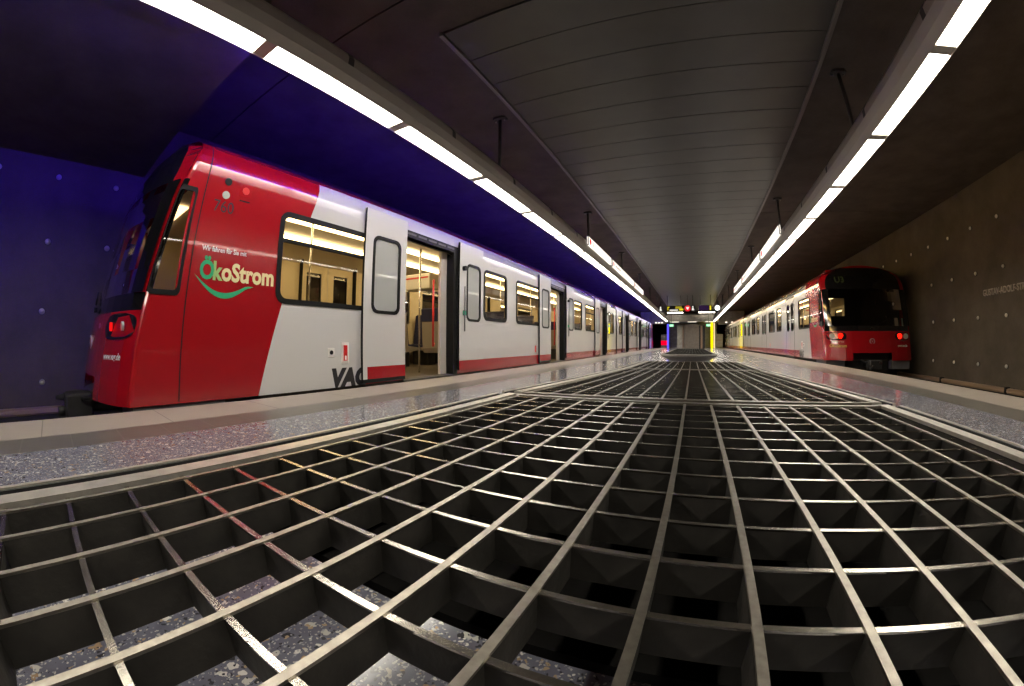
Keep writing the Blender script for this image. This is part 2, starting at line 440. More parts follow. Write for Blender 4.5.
# ---------------------------------------------------------------- strip lights
def strip_light(side, name_side, joint0, pitch):
    sx = 1 if side > 0 else -1
    off = 0. if side > 0 else .352
    def X(x): return sx*(x+off)
    root = empty('strip_light', (X(2.52), 0, 3.2))
    root_x = X(2.52)
    def L(x): return X(x)-root_x
    tag(root, ('long ceiling-hung strip light beside the open-doored train, its track side glowing blue' if side < 0 else
               'long ceiling-hung strip light beside the train with red tail lamps, its track side glowing amber'), 'strip light')
    y0, y1 = -6.0, 48.3
    # housing: open box with curved top; light chamber recessed 3 cm with an outer lip
    prof = [(2.665,3.028),(2.655,3.028),(2.652,3.068),(2.43,3.068),(2.425,3.030),(2.36,3.11),(2.325,3.20),(2.33,3.29),(2.375,3.36),(2.45,3.405),(2.54,3.41),(2.625,3.365),(2.675,3.28),(2.69,3.18)]
    b = B(); b.prism([(L(x), z-3.2) for x, z in prof], 'y', y0, y1, 'housing')
    b.obj('housing', root)
    # shadow-gap along the housing body
    b = B(); yy = joint0 - 8*pitch
    k = 0
    kmin = math.ceil((y0-joint0)/pitch); kmax = int((y1-joint0)/pitch)
    js = [joint0+pitch*k for k in range(kmin, kmax+1)]
    for a, c in zip(js, js[1:]):
        b = B(); b.box(min(L(2.432),L(2.650)), max(L(2.432),L(2.650)), a+.06, c-.06, 3.052-3.2, 3.070-3.2, 'tube'); b.obj('diffuser', root)
    for j in js:
        b = B(); b.box(min(L(2.428),L(2.655)), max(L(2.428),L(2.655)), j-.06, j+.06, 3.034-3.2, 3.068-3.2, 'housing', .003)
        b.obj('joint_cover', root)
    b = B(); b.box(min(L(2.692),L(2.70)), max(L(2.692),L(2.70)), y0, y1-2, 3.188-3.2, (3.203 if side < 0 else 3.225)-3.2, 'blue_led' if side < 0 else 'yellow_led')
    o = b.obj('glow_strip', root); o['label'] = 'deep blue glowing strip' if side < 0 else 'amber glowing strip'
    for n in range(10):
        yy = -.2 + 5.28*n
        b = B(); b.cyl((L(2.44 if side > 0 else 2.41), yy, .19), (L(2.44 if side > 0 else 2.41), yy, 1.08), .028, 'housing_dark', 12)
        rd = b.obj('hanger_rod', root)
        b = B(); xx = L(2.44 if side > 0 else 2.41)
        b.prism([(xx-.11, yy-.05),(xx-.07,yy-.08),(xx+.07,yy-.08),(xx+.11,yy-.05),(xx+.11,yy+.05),(xx+.07,yy+.08),(xx-.07,yy+.08),(xx-.11,yy+.05)], 'z', 1.06, 1.10, 'housing_dark')
        for dx in (-.08, .08): b.cyl((xx+dx, yy, 1.035), (xx+dx, yy, 1.065), .012, 'steel', 8)
        b.obj('ceiling_plate', rd)
    b = B(); b.prism([(L(x), z-3.2) for x, z in ((2.68,3.250),(2.75,3.236),(2.75,3.230),(2.68,3.230))], 'y', 1.2 if side < 0 else y0, y1, 'housing'); b.obj('added_glow_hood', root)  # unseen hood, added to block the glow from the ceiling overhead
    if side < 0:
        b = B(); b.prism([(L(x), z-3.2) for x, z in ((2.68,3.226),(2.76,3.206),(2.76,3.201),(2.68,3.212))], 'y', y0, 1.2, 'housing'); b.obj('added_glow_hood', root)  # lower unseen hood, added to keep the bulkhead underside dark
    if side < 0:
      b = B(); b.prism([(L(x), z-3.2) for x, z in ((2.68,3.172),(2.728,3.168),(2.728,3.162),(2.68,3.158))], 'y', y0, y1, 'housing'); b.obj('added_glow_lip', root)  # unseen lip, added to shield the train flank from the blue glow
    # dark clips across the housing
    for j in js[::1]:
        b = B(); q = j + pitch*.45
        if side > 0: q = j - pitch*.12
        pts = [(2.322,3.20),(2.327,3.29),(2.372,3.363),(2.38,3.355),(2.336,3.29),(2.332,3.20)]
        b.prism([(L(x), z-3.2) for x, z in pts], 'y', q-.035, q+.035, 'housing_dark'); b.obj('clip', root)
    return root
strip_light(-1, 'left', 1.15, 1.755)
strip_light(1, 'right', 1.28, 1.69)

# lit station signs riding on the inner side of each strip light
def lit_sign(side, y0, y1, glyphs, label):
    x = -2.645 if side < 0 else 2.293
    root = empty('station_sign', (x, (y0+y1)/2, 3.17)); tag(root, label, 'sign', 'lit signs along the strip lights')
    h = (y1-y0)/2; d = .024
    b = B(); b.box(-d, d, -h, h, 0.03, .27, 'sign_lit', .012); b.obj('light_box', root)
    for yy in (-h, h-.03):
        b = B(); b.box(-d-.004, d+.004, yy, yy+.03, .02, .28, 'housing_dark'); b.obj('end_cap', root)
    for face in (1, -1):
        b = B()
        xf = face*(d+.004)
        def pl(u, v): return (xf, (-h+.45+u) if face < 0 else (h-.45-u), .09+v)
        # towards +x: reading direction runs to +y when seen from -x side
        def plr(u, v): return (xf, (h-.45-u) if face < 0 else (-h+.45+u), .09+v)
        text_mesh(b, glyphs, .17, plr, 'black_text', bold=.003)
        b.obj('sign_lettering', root)
        b = B(); yc = h-.22 if face < 0 else -h+.22
        b.cyl((xf-face*.002, yc, .15), (xf+face*.002, yc, .15), .085, 'red_sign', 18)
        b.obj('red_roundel', root)
for sd, who in ((-1, 'strip light beside the open-doored train'), (1, 'strip light beside the train with red tail lamps')):
    lit_sign(sd, 9.8, 12.75, 'U3', f'nearest short lit white sign on the {who}')
    lit_sign(sd, 12.95, 17.8, 'Gustav-Adolf-Str.', f'middle, longest lit white sign on the {who}')
    lit_sign(sd, 18.0, 21.4, 'Gustav-Adolf-Str.', f'farthest lit white sign on the {who}')

# ---------------------------------------------------------------- benches with steel grating
C = .0563; CX = 1.2278; CY = 1.9642; PYY = .0559
def bench(y0, y1, z0, z1, label, web=.026):
    root = empty('grating_bench', (0, y0, 0)); tag(root, label, 'bench', 'steel grating benches in a row')
    Lb = y1-y0
    def Z(y): return z0+(z1-z0)*y/Lb
    def slab(b, x0, x1, ya, yb, dz0, dz1, mat):
        v = [(x, y, Z(y)+dz) for x in (x0, x1) for y in (ya, yb) for dz in (dz0, dz1)]
        b.add(v, [(0,1,3,2),(4,6,7,5),(0,4,5,1),(2,3,7,6),(0,2,6,4),(1,5,7,3)], mat)
    W = .445
    b = B()
    for s in (-1, 1):
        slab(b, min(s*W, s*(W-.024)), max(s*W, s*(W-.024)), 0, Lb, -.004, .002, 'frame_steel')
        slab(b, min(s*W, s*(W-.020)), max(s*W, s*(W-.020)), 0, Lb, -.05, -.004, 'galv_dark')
    for ya, yb in ((0, .016), (Lb-.016, Lb)):
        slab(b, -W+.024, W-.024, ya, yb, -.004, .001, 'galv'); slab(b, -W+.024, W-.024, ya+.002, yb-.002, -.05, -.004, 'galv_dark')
    b.obj('frame', root)
    for s in (-1, 1):
        b = B(); slab(b, min(s*(W+.0005), s*(W+.029)), max(s*(W+.0005), s*(W+.029)), 0, Lb, -.05, -.016, 'groove_black'); slab(b, min(s*(W+.024), s*(W+.0285)), max(s*(W+.024), s*(W+.0285)), 0, Lb, -.02, -.0015, 'groove_black'); b.obj('frame_channel', root)  # black liner strip stands in for shade on the rim's inner face
        b = B(); slab(b, min(s*(W+.029), s*(W+.036)), max(s*(W+.029), s*(W+.036)), 0, Lb, -.055, .0, 'frame_steel'); b.obj('outer_rim', root)
    # grating: bearing bars along y, cross bars in x
    b = B()
    for i in range(-6, 9):
        x = (i-CX)*C
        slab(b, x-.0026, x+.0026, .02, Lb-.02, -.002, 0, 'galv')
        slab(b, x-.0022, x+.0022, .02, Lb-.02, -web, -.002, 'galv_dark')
    j = math.ceil((y0+.03-CY*C)/PYY)
    while j*PYY+CY*C < y1-.025:
        yy = j*PYY+CY*C-y0
        xa, xb = (-6-CX)*C-.010, (8-CX)*C+.020
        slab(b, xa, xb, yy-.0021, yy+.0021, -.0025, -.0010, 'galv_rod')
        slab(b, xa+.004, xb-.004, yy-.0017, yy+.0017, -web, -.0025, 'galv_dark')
        j += 1
    b.obj('grating', root)
    # near-black pan added under the mesh to keep its cells dark (open at the near end of the first bench)
    ta = 1.165 if y0 < 0 else .06
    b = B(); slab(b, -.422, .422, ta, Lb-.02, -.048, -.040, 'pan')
    b.obj('added_dark_pan', root)
    for yy in (.18, Lb-.18):
        for s in (-1, 1):
            b = B(); b.box(s*.36-.025, s*.36+.025, yy-.025, yy+.025, .012, Z(yy)-.05, 'bench_grey', .005)
            b.box(s*.36-.06, s*.36+.06, yy-.06, yy+.06, 0, .012, 'bench_grey')
            b.obj('leg', root)
        b = B(); b.box(-.43, .43, yy-.02, yy+.02, Z(yy)-.09, Z(yy)-.05, 'bench_grey'); b.obj('cross_beam', root)
    return root
bench(-1.00, .872, .45, .45, 'steel grating bench with wide square mesh, nearest of the three grating benches')
bench(.905, 2.49, .45, .414, 'second steel grating bench, directly behind the nearest one')
bench(2.53, 3.78, .414, .405, 'third steel grating bench, just before the rounded grey bench')
# rounded grey bench further along
root = empty('rounded_bench', (-.05, 6.0, 0)); tag(root, 'rounded dark grey perforated bench furthest along the platform centre', 'bench')
def rrect(hx, y0, y1, r, n=7):
    pts = []
    for cx, cy, a0 in ((hx-r, y0+r, -90), (hx-r, y1-r, 0), (-hx+r, y1-r, 90), (-hx+r, y0+r, 180)):
        for k in range(n): 
            a = math.radians(a0+90*k/(n-1)); pts.append((cx+r*math.cos(a), cy+r*math.sin(a)))
    return pts
b = B()
levels = [(.30, -.13, .32), (.335, -.07, .38), (.365, -.015, .42), (.385, 0, .43), (.400, -.012, .42)]
rings = []
for z, ins, r in levels:
    pts = rrect(.46+ins, -ins*1.0, 6.5+ins, r); rings.append([b.bm.verts.new((x, y, z)) for x, y in pts])
mi = b.mi('bench_grey')
n = len(rings[0])
for a, c in zip(rings, rings[1:]):
    for i in range(n):
        f = b.bm.faces.new((a[i], a[(i+1) % n], c[(i+1) % n], c[i])); f.material_index = mi; f.smooth = True
b.bm.faces.new(rings[0][::-1]).material_index = mi; b.bm.faces.new(rings[-1]).material_index = mi
b.obj('seat_slab', root)
b = B()
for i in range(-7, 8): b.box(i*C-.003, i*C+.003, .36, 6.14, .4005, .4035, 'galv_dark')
k = 0
k = 4
while .14+k*.0563 < 6.14: b.box(-.40, .40, .14+k*.0563-.002, .14+k*.0563+.002, .4005, .4030, 'galv_dark'); k += 1
b.obj('grating', root)
for yy in (.8, 3.2, 5.7):
    b = B(); b.box(-.2, .2, yy-.06, yy+.06, 0, .30, 'bench_grey', .01); b.obj('leg', root)

# ---------------------------------------------------------------- train
PROF = [(1.449,.02),(1.45,.10),(1.45,2.22),(1.442,2.32),(1.415,2.42),(1.365,2.51),(1.29,2.59),(1.10,2.69),(.80,2.79),(.40,2.86),(0,2.88)]
FULL = PROF + [(-x, z) for x, z in PROF[-2::-1]]
def halfw(z):
    for (x0, z0), (x1, z1) in zip(PROF, PROF[1:]):
        if z0 <= z <= z1: return x0+(x1-x0)*(z-z0)/(z1-z0)
    return PROF[0][0] if z < .02 else 0.
def ybase(z):                     # y of the front corner edge over height
    pts = [(-.3,.60),(.04,.61),(.5,.69),(1.0,.79),(2.0,1.0),(2.4,1.12),(2.6,1.22),(2.88,1.42)]
    for (a, ya), (c, yc) in zip(pts, pts[1:]):
        if z <= c: return ya+(yc-ya)*(z-a)/(c-a)
    return 1.42
def yfront(x, z):
    return ybase(z) - .27*(1-min(1, abs(x)/1.45)**2.5)

def cut_wall(b, x, ycuts, holes, zlo, zhi, mat, thick=0., ystart=None, smooth=False, inward=-1):
    """flat wall at X=x made of cells; holes=(y0,y1,z0,z1) left open. ystart(z) slants the first column"""
    ys = sorted(set(ycuts+[h[i] for h in holes for i in (0,1)])); zs = sorted(set([zlo, zhi]+[h[i] for h in holes for i in (2,3) if zlo < h[i] < zhi]))
    def inside(yc, zc): return any(h[0]-1e-6 < yc < h[1]+1e-6 and h[2]-1e-6 < zc < h[3]+1e-6 for h in holes)
    i = b.mi(mat); vd = {}
    def V(k, z):
        y = ys[k]
        if k == 0 and ystart: y = ystart(z)
        key = (k, z)
        if key not in vd: vd[key] = b.bm.verts.new((x, y, z))
        return vd[key]
    for k in range(len(ys)-1):
        for z0, z1 in zip(zs, zs[1:]):
            if inside((ys[k]+ys[k+1])/2, (z0+z1)/2): continue
            f = b.bm.faces.new((V(k, z0), V(k+1, z0), V(k+1, z1), V(k, z1))); f.material_index = i
def ring(b, x, y0, y1, z0, z1, w, r, dep, mat, n=5, skew=0.):
    """rounded window frame ring on plane X=x protruding by dep outward(+x)"""
    def rr(hw, rad):
        P = []
        ya, yb, za, zb = y0+hw, y1-hw, z0+hw, z1-hw
        rad = max(rad, .005)
        for cy, cz, a0 in ((yb-rad, za+rad, -90), (yb-rad, zb-rad, 0), (ya+rad, zb-rad, 90), (ya+rad, za+rad, 180)):
            for k in range(n):
                a = math.radians(a0+90*k/(n-1)); P.append((cy+rad*math.cos(a), cz+rad*math.sin(a)))
        return P
    o_, i_ = rr(0, r), rr(w, r-w*.6)
    N = len(o_); v = []
    for P, xx in ((o_, x-.004), (o_, x+dep), (i_, x+dep), (i_, x-.03)): v += [(xx, p[0], p[1]) for p in P]
    f = []
    for k in range(3): f += [(k*N+a, k*N+(a+1) % N, (k+1)*N+(a+1) % N, (k+1)*N+a) for a in range(N)]
    b.add(v, f, mat)

WIN = [(2.16,3.66,1.0,2.045,'hopper'), (6.60,7.62,1.02,2.06,''), (8.08,9.58,1.02,2.06,'hopper'),
       (12.60,13.62,1.02,2.06,''), (14.08,15.58,1.02,2.06,'hopper'), (18.55,19.45,1.02,2.06,'')]
DOOR = [4.96, 10.96, 16.96]
def mir(y): return LEN-y
def train(cx, y0, dz, side, doors_open, label):
    root = empty('underground_train', (cx, y0, dz)); tag(root, label, 'train', 'two-car underground trains')
    s = side
    def fin(b, name, parent=root, lab=None):
        if s < 0: bmesh.ops.scale(b.bm, vec=(-1,1,1), verts=b.bm.verts)
        o = b.obj(name, parent)
        if lab: o['label'] = lab
        return o
    def place(u_y, z, x=1.453):
        # lettering on the platform-facing flank: reads left to right from the platform
        return lambda u, v: (x, u_y + (u if s > 0 else -u), z+v)
    wins = [(a, c, z0, z1, k) for a, c, z0, z1, k in WIN] + [(mir(c), mir(a), z0, z1, k) for a, c, z0, z1, k in WIN]
    doors = DOOR + [mir(d) for d in DOOR]
    DZ = 2.30; HW = .715
    for car in (0, 1):
        # -------- car body shell
        b = B()
        ya, yb = (0., 20.0) if car == 0 else (LEN-20.0, LEN)
        ref = (lambda y: y) if car == 0 else mir
        holes = []
        for a, c, z0, z1, k in WIN:
            q = sorted((ref(a), ref(c))); holes.append((q[0]+.035, q[1]-.035, z0+.035, z1-.035))
        for d in DOOR: holes.append((ref(d)-HW, ref(d)+HW, -.5, DZ-.005))
        side_holes = holes + [tuple(sorted((ref(1.0), ref(1.0))))+(0,0)]
        # cab side window hole is handled by separate slanted cells in the nose piece (y < 1.25)
        cut0 = 1.32
        cuts = [ref(cut0), ref(20.0)]
        for sx in (1, -1):
            cut_wall(b, sx*1.45, cuts, holes, .10, 2.22, 'livery')
            # sill below
            for i0 in range(1):
                ys = sorted(set(cuts+[h[i] for h in holes for i in (0, 1)]))
                for k in range(len(ys)-1):
                    ym = (ys[k]+ys[k+1])/2
                    if any(abs(ym-ref(d)) < HW for d in DOOR): continue
                    b.add([(sx*1.449, ys[k], .02), (sx*1.449, ys[k+1], .02), (sx*1.45, ys[k+1], .10), (sx*1.45, ys[k], .10)], [(0,1,2,3)], 'livery')
                for k in range(len(ys)-1):
                    ym = (ys[k]+ys[k+1])/2
                    up = [(1.45,2.22),(1.442,2.32)]
                    if any(abs(ym-ref(d)) < HW for d in DOOR):
                        up = [(1.448,2.295),(1.442,2.32)]
                    b.add([(sx*up[0][0], ys[k], up[0][1]), (sx*up[0][0], ys[k+1], up[0][1]), (sx*up[1][0], ys[k+1], up[1][1]), (sx*up[1][0], ys[k], up[1][1])], [(0,1,2,3)], 'livery')
        # roof
        rp = [p for p in FULL if p[1] >= 2.32]
        v = [(x, y, z) for y in (ref(cut0), ref(20.0)) for x, z in rp]; n = len(rp)
        b.add(v, [(k, k+1, n+k+1, n+k) for k in range(n-1)], 'livery', True)
        # end wall at the gangway
        b.add([(x, ref(20.0), z) for x, z in FULL], [tuple(range(len(FULL)))], 'rubber')
        bmesh.ops.remove_doubles(b.bm, verts=b.bm.verts, dist=.0005)
        # -------- nose: flank pieces y from ybase to cut0, cab side window opening z 1.02-2.04
        levels = [.02,.10,.24,.36,.5,.7,.86,1.02,1.25,1.5,1.75,2.03,2.12,2.22,2.32,2.42,2.51,2.59,2.69,2.79,2.86,2.88]
        R = .045
        i_l = b.mi('livery')
        for sx in (1, -1):
            prev = None
            for z in levels[:-1]:
                w = halfw(z); yb_ = ybase(z)
                row = [(sx*w, cut0, z)]
                wy0, wy1 = yb_+.05, 1.055+.08*(z-1.0)   # cab window span
                row += [(sx*w, min(cut0-.01, wy1), z), (sx*w, wy0, z)]
                for t in (30, 60, 90):
                    a = math.radians(t); row.append((sx*(w-R+R*math.cos(a)) , yb_+R-R*math.sin(a)+0.0, z))
                row = [(p[0], ref(p[1]), p[2]) for p in row]
                if prev is not None:
                    zz = (z+pz)/2
                    for k in range(len(row)-1):
                        if k == 1 and 1.02 < zz < 2.03: continue
                        if z > 2.7: 
                            pass
                        b.add([prev[k], prev[k+1], row[k+1], row[k]], [(0,1,2,3)], 'black_gloss' if k >= 2 and 1.02 < zz < 2.08 else 'livery', False)
                prev = row; pz = z
        # front face grid
        us = [-1,-.9,-.75,-.6,-.45,-.3,-.15,0,.15,.3,.45,.6,.75,.9,1]
        prev = None
        for z in levels:
            w = max(halfw(z)-R, .0)
            row = [(u*w, ref(yfront(u*w, z) if abs(u) < 1 else ybase(z)), z) for u in us]
            if prev is not None:
                zz = (z+pz)/2
                for k in range(len(row)-1):
                    um = (us[k]+us[k+1])/2
                    if zz < .24 and abs(um) < .52: continue
                    if 1.02 < zz < 2.12 and abs(um) < .95: continue
                    mat = 'livery'
                    if 2.12 <= zz < 2.80: mat = 'black_gloss' if abs(um) < .95 else 'livery'
                    elif .86 < zz < 1.02 and abs(um) < .99: mat = 'black_gloss'
                    b.add([prev[k], prev[k+1], row[k+1], row[k]], [(0,1,2,3)], mat, False)
            prev = row; pz = z
        body = fin(b, 'car_body')
        # solid nose glazing
        b = B()
        zs = [1.02,1.25,1.5,1.75,2.03,2.12]
        prev = None
        uu = [x/10 for x in range(-9, 10)]
        for z in zs:
            w = halfw(z)-R
            row = [(u*w, ref(yfront(u*w, z)+.004), z) for u in uu]
            if prev:
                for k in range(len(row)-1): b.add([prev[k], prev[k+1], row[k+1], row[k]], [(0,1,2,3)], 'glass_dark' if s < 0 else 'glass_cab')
            prev = row
        for sx in (1,):
            pass
        fin(b, 'windscreen', lab='windscreen darkened for the unlit cab' if s < 0 else None)
        # black windscreen surround at both sides and its sills
        for sx in (1, -1):
            b = B()
            for zlo, zhi in zip(zs, zs[1:]):
                P = []
                for z in (zlo, zhi):
                    w = halfw(z)-R
                    P.append([(sx*u*w, ref(yfront(u*w, z)-.006), z) for u in (.86, .93, .995)])
                for k in range(2): b.add([P[0][k], P[0][k+1], P[1][k+1], P[1][k]], [(0,1,2,3)], 'black_gloss')
            fin(b, 'windscreen_pillar')
        # cab side windows with black frames
        for sx in (1, -1):
            b = B(); g = B()
            zz0, zz1 = 1.0, 2.05
            def Q(t, z, dx): # t 0 front .. 1 back
                ya_ = ybase(z)+.0; yb_ = 1.105+.08*(z-1.0)
                return (sx*(1.45+dx), ref(ya_+t*(yb_-ya_)), z)
            def loop(m, dx, rad=.06):
                out = []
                for ct, cz, a0 in ((1-m-.12, zz0+m*.42+rad, -90), (1-m-.12, zz1-m*.42-rad, 0), (m*.35+.12, zz1-m*.42-rad, 90), (m*.35+.12, zz0+m*.42+rad, 180)):
                    for k in range(5):
                        a = math.radians(a0+90*k/4); out.append(Q(ct+.12*math.cos(a), cz+rad*math.sin(a), dx))
                return out
            lo, li = loop(0., .006), loop(.11, .006, .05)
            lo2, li2 = loop(0., -.004), loop(.11, -.02, .05)
            N = len(lo)
            b.add(lo2+lo+li+li2, [(k*N+a, k*N+(a+1) % N, (k+1)*N+(a+1) % N, (k+1)*N+a) for k in range(3) for a in range(N)], 'rubber')
            fr = fin(b, 'cab_side_window_frame')
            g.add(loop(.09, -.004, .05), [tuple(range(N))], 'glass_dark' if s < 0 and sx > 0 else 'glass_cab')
            fin(g, 'glass', fr)
        # headlight clusters
        for sx in (1, -1):
            b = B()
            w0, w1, z0, z1 = .80, 1.38, .60, .84
            def F(x, z, d): return (sx*x, ref(yfront(min(x,1.38), z)-d + (0 if x < 1.30 else .03*(x-1.30)/.08)), z)
            pts = []
            for k in range(24):
                a = 2*PI*k/24; c_, s_ = math.cos(a), math.sin(a)
                pts.append(((w0+w1)/2+(w1-w0)/2*math.copysign(abs(c_)**.6, c_), (z0+z1)/2+(z1-z0)/2*math.copysign(abs(s_)**.7, s_)))
            b.add([F(x, z, .012) for x, z in pts], [tuple(range(24))], 'black_gloss')
            b.add([F(x, z, .012) for x, z in pts]+[F(x, z, -.02) for x, z in pts], [(k, (k+1) % 24, 24+(k+1) % 24, 24+k) for k in range(24)], 'rubber')
            hl = fin(b, 'headlight_housing')
            for xx, mat, nm in ((1.22, 'lamp_glass', 'head_lamp'), (.97, 'tail_red', 'tail_lamp')):
                b = B(); yy = yfront(xx, .72)-.018
                b.cyl((sx*xx, ref(yy+.01), .72), (sx*xx, ref(yy-.012), .72), .082 if s < 0 else .042, mat if s < 0 or mat != 'tail_red' else 'tail_red_dim', 20)
                fin(b, nm, hl, 'glowing red tail lamp' if mat == 'tail_red' else None)
        # grey bottom skirts, recess and coupler
        for sx in (1, -1):
            b = B(); x0, x1 = sorted((sx*.78, sx*1.40))
            ya_, yb_ = sorted((ref(.66), ref(1.6)))
            b.box(x0, x1, ya_, yb_, -.24, .02, 'grey_skirt', .02)
            fin(b, 'front_skirt')
        b = B(); ya_, yb_ = sorted((ref(.9), ref(1.5))); b.box(-.78, .78, ya_, yb_, -.35, .32, 'under'); fin(b, 'coupler_recess')
        b = B()
        b.cyl((0, ref(1.0), -.10), (0, ref(.42), -.10), .09, 'under', 14)
        ya_, yb_ = sorted((ref(.10), ref(.42))); b.box(-.20, .20, ya_, yb_, -.24, .04, 'under', .03)
        b.cyl((-.12, ref(.12), -.02), (-.12, ref(.0), -.02), .05, 'under', 12, r2=.02)
        b.cyl((.12, ref(.10), -.14), (.12, ref(.02), -.14), .05, 'under', 12)
        b.tube([(.26, ref(.9), -.05), (.30, ref(.6), .02), (.24, ref(.3), -.02), (.1, ref(.28), .02)], .018, 'rubber', 8)
        b.tube([(-.26, ref(.9), -.05), (-.30, ref(.6), .0), (-.24, ref(.3), -.03)], .018, 'rubber', 8)
        fin(b, 'coupler')
        # underframe
        b = B(); ya_, yb_ = sorted((ref(1.4), ref(19.9))); b.box(-1.36, 1.36, ya_, yb_, -.75, -.015, 'under'); fin(b, 'underframe')
        # wheels
        for yb2 in (3.0, 5.0, 14.6, 16.6):
            for sx in (1, -1):
                b = B(); b.cyl((sx*.68, ref(yb2), -.58), (sx*.82, ref(yb2), -.58), .42, 'steel', 24); fin(b, 'wheel')
        # seams
        for sx in (1, -1):
            b = B()
            P = [(1.453, 1.095, .03), (1.453, 1.27, 2.22), (1.445, 1.278, 2.32), (1.418, 1.286, 2.42), (1.368, 1.293, 2.51), (1.293, 1.30, 2.59)]
            for p, q in zip(P, P[1:]):
                b.add([(sx*p[0], ref(p[1]+.13-.006), p[2]), (sx*p[0], ref(p[1]+.13+.006), p[2]), (sx*q[0], ref(q[1]+.13+.006), q[2]), (sx*q[0], ref(q[1]+.13-.006), q[2])] if False else
                      [(sx*p[0], ref(p[1]-.006), p[2]), (sx*p[0], ref(p[1]+.006), p[2]), (sx*q[0], ref(q[1]+.006), q[2]), (sx*q[0], ref(q[1]-.006), q[2])], [(0,1,2,3)], 'rubber')
            fin(b, 'panel_seam')
        # louvre grooves at cantrail on the flank top
        # -------- windows on both flanks
        for a, c, z0, z1, kind in WIN:
            q0, q1 = sorted((ref(a), ref(c)))
            for sx in (1, -1):
                b = B(); ring(b, 1.45, q0, q1, z0, z1, .058, .12, .008, 'rubber')
                if kind: b.box(1.42, 1.456, q0+.04, q1-.04, z1-.355, z1-.315, 'rubber')
                if sx < 0: bmesh.ops.scale(b.bm, vec=(-1,1,1), verts=b.bm.verts)
                fr = fin(b, 'window_frame')
                b = B(); b.add([(sx*1.437, q0+.03, z0+.03), (sx*1.437, q1-.03, z0+.03), (sx*1.437, q1-.03, z1-.03), (sx*1.437, q0+.03, z1-.03)], [(0,1,2,3)], 'glass')
                fin(b, 'glass', fr)
        # -------- doors
        for dn, d in enumerate(DOOR):
            yc = ref(d)
            for sx in (1, -1):
                near = sx > 0
                op = doors_open and near
                # surround
                b = B()
                for ys_ in (-1, 1):
                    w = .125 if ys_*(1 if car == 0 else 1) > 0 else .02
                    if not op: w = .02
                    x0, x1 = (1.30, 1.455)
                    q = sorted((yc+ys_*HW, yc+ys_*(HW-w)))
                    b.box(x0, x1, q[0], q[1], .02, DZ, 'rubber')
                if op:
                    b.box(1.30, 1.452, yc-HW, yc+HW, 2.19, DZ, 'rubber')
                    for k in range(5): b.box(1.452, 1.460, yc-HW+.06+k*.26, yc-HW+.26+k*.26, 2.235, 2.262, 'housing_dark')
                    b.box(1.25, 1.30, yc+HW-.30, yc+HW-.12, .02, 2.19, 'jamb')
                    b.box(1.20, 1.25, yc-HW, yc-HW+.10, .02, 2.19, 'jamb')
                else:
                    b.box(1.40, 1.452, yc-HW, yc+HW, 2.25, DZ, 'rubber')
                b.box(1.25, 1.47, yc-HW, yc+HW, -.02, .02, 'housing_dark')
                if sx < 0: bmesh.ops.scale(b.bm, vec=(-1,1,1), verts=b.bm.verts)
                sur = fin(b, 'door_surround')
                for ys_ in (-1, 1):
                    if op:
                        la = yc+ys_*HW if ys_ > 0 else yc-HW-.82
                        y0_, y1_ = (yc+HW-.005, yc+HW+.815) if ys_ > 0 else (yc-HW-.82, yc-HW+.005)
                        x0, x1 = 1.462, 1.502
                        wy0, wy1 = (y0_+.225, y1_-.09) if ys_ > 0 else (y0_+.14, y0_+.70)
                        ztop = 2.40
                        zb = .09
                    else:
                        y0_, y1_ = (yc+.004, yc+HW-.02) if ys_ > 0 else (yc-HW+.02, yc-.004)
                        x0, x1 = 1.415, 1.452
                        wy0, wy1 = y0_+.12, y1_-.12
                        ztop = 2.25; zb = .03
                    b = B()
                    H = [(wy0+.03, wy1-.03, 1.0, 2.02)]
                    for xx in (x1, x0):
                        cut_wall(b, xx, [y0_, y1_], H, zb, ztop, 'livery')
                    for (p, q) in (((y0_, zb), (y1_, zb)), ((y1_, zb), (y1_, ztop)), ((y1_, ztop), (y0_, ztop)), ((y0_, ztop), (y0_, zb))):
                        b.add([(x0, p[0], p[1]), (x1, p[0], p[1]), (x1, q[0], q[1]), (x0, q[0], q[1])], [(0,1,2,3)], 'rubber')
                    if op and ys_ < 0: b.box(x0, x1, y0_+.0, y1_, zb-.05, zb, 'rubber')
                    if sx < 0: bmesh.ops.scale(b.bm, vec=(-1,1,1), verts=b.bm.verts)
                    leaf = fin(b, 'door_leaf')
                    b = B(); ring(b, x1, wy0, wy1, .97, 2.05, .045, .11, .006, 'rubber')
                    if sx < 0: bmesh.ops.scale(b.bm, vec=(-1,1,1), verts=b.bm.verts)
                    fin(b, 'window_seal', leaf)
                    b = B(); xg = sx*(x1-.01)
                    b.add([(xg, wy0+.02, .99), (xg, wy1-.02, .99), (xg, wy1-.02, 2.03), (xg, wy0+.02, 2.03)], [(0,1,2,3)], 'glass_frost' if op else 'glass')
                    fin(b, 'glass', leaf)
                    if near and ys_ > 0:
                        b = B(); yy = (y0_+.13) if op else y0_+.05
                        xx = x1+.03
                        if op:
                            b.cyl((xx, yy, .78), (xx, yy, 1.60), .012, 'housing_dark', 10)
                            b.box(xx-.03, xx+.02, yy-.03, yy+.03, 1.07, 1.16, 'green_btn', .01)
                            b.cyl((xx-.03, yy-.01, 1.93), (xx+.03, yy-.01, 1.93), .045, 'rubber', 14)
                        else:
                            b.box(xx-.03, xx-.01, yy-.02, yy+.02, 1.05, 1.12, 'green_btn', .005)
                        fin(b, 'door_button', leaf, 'green door button')
        # -------- interior
        b = B()
        ya_, yb_ = sorted((ref(2.0), ref(19.9)))
        b.box(-1.36, 1.36, ya_, yb_, -.01, .025, 'interior_floor')
        fin(b, 'interior_floor')
        b = B()
        hin = []
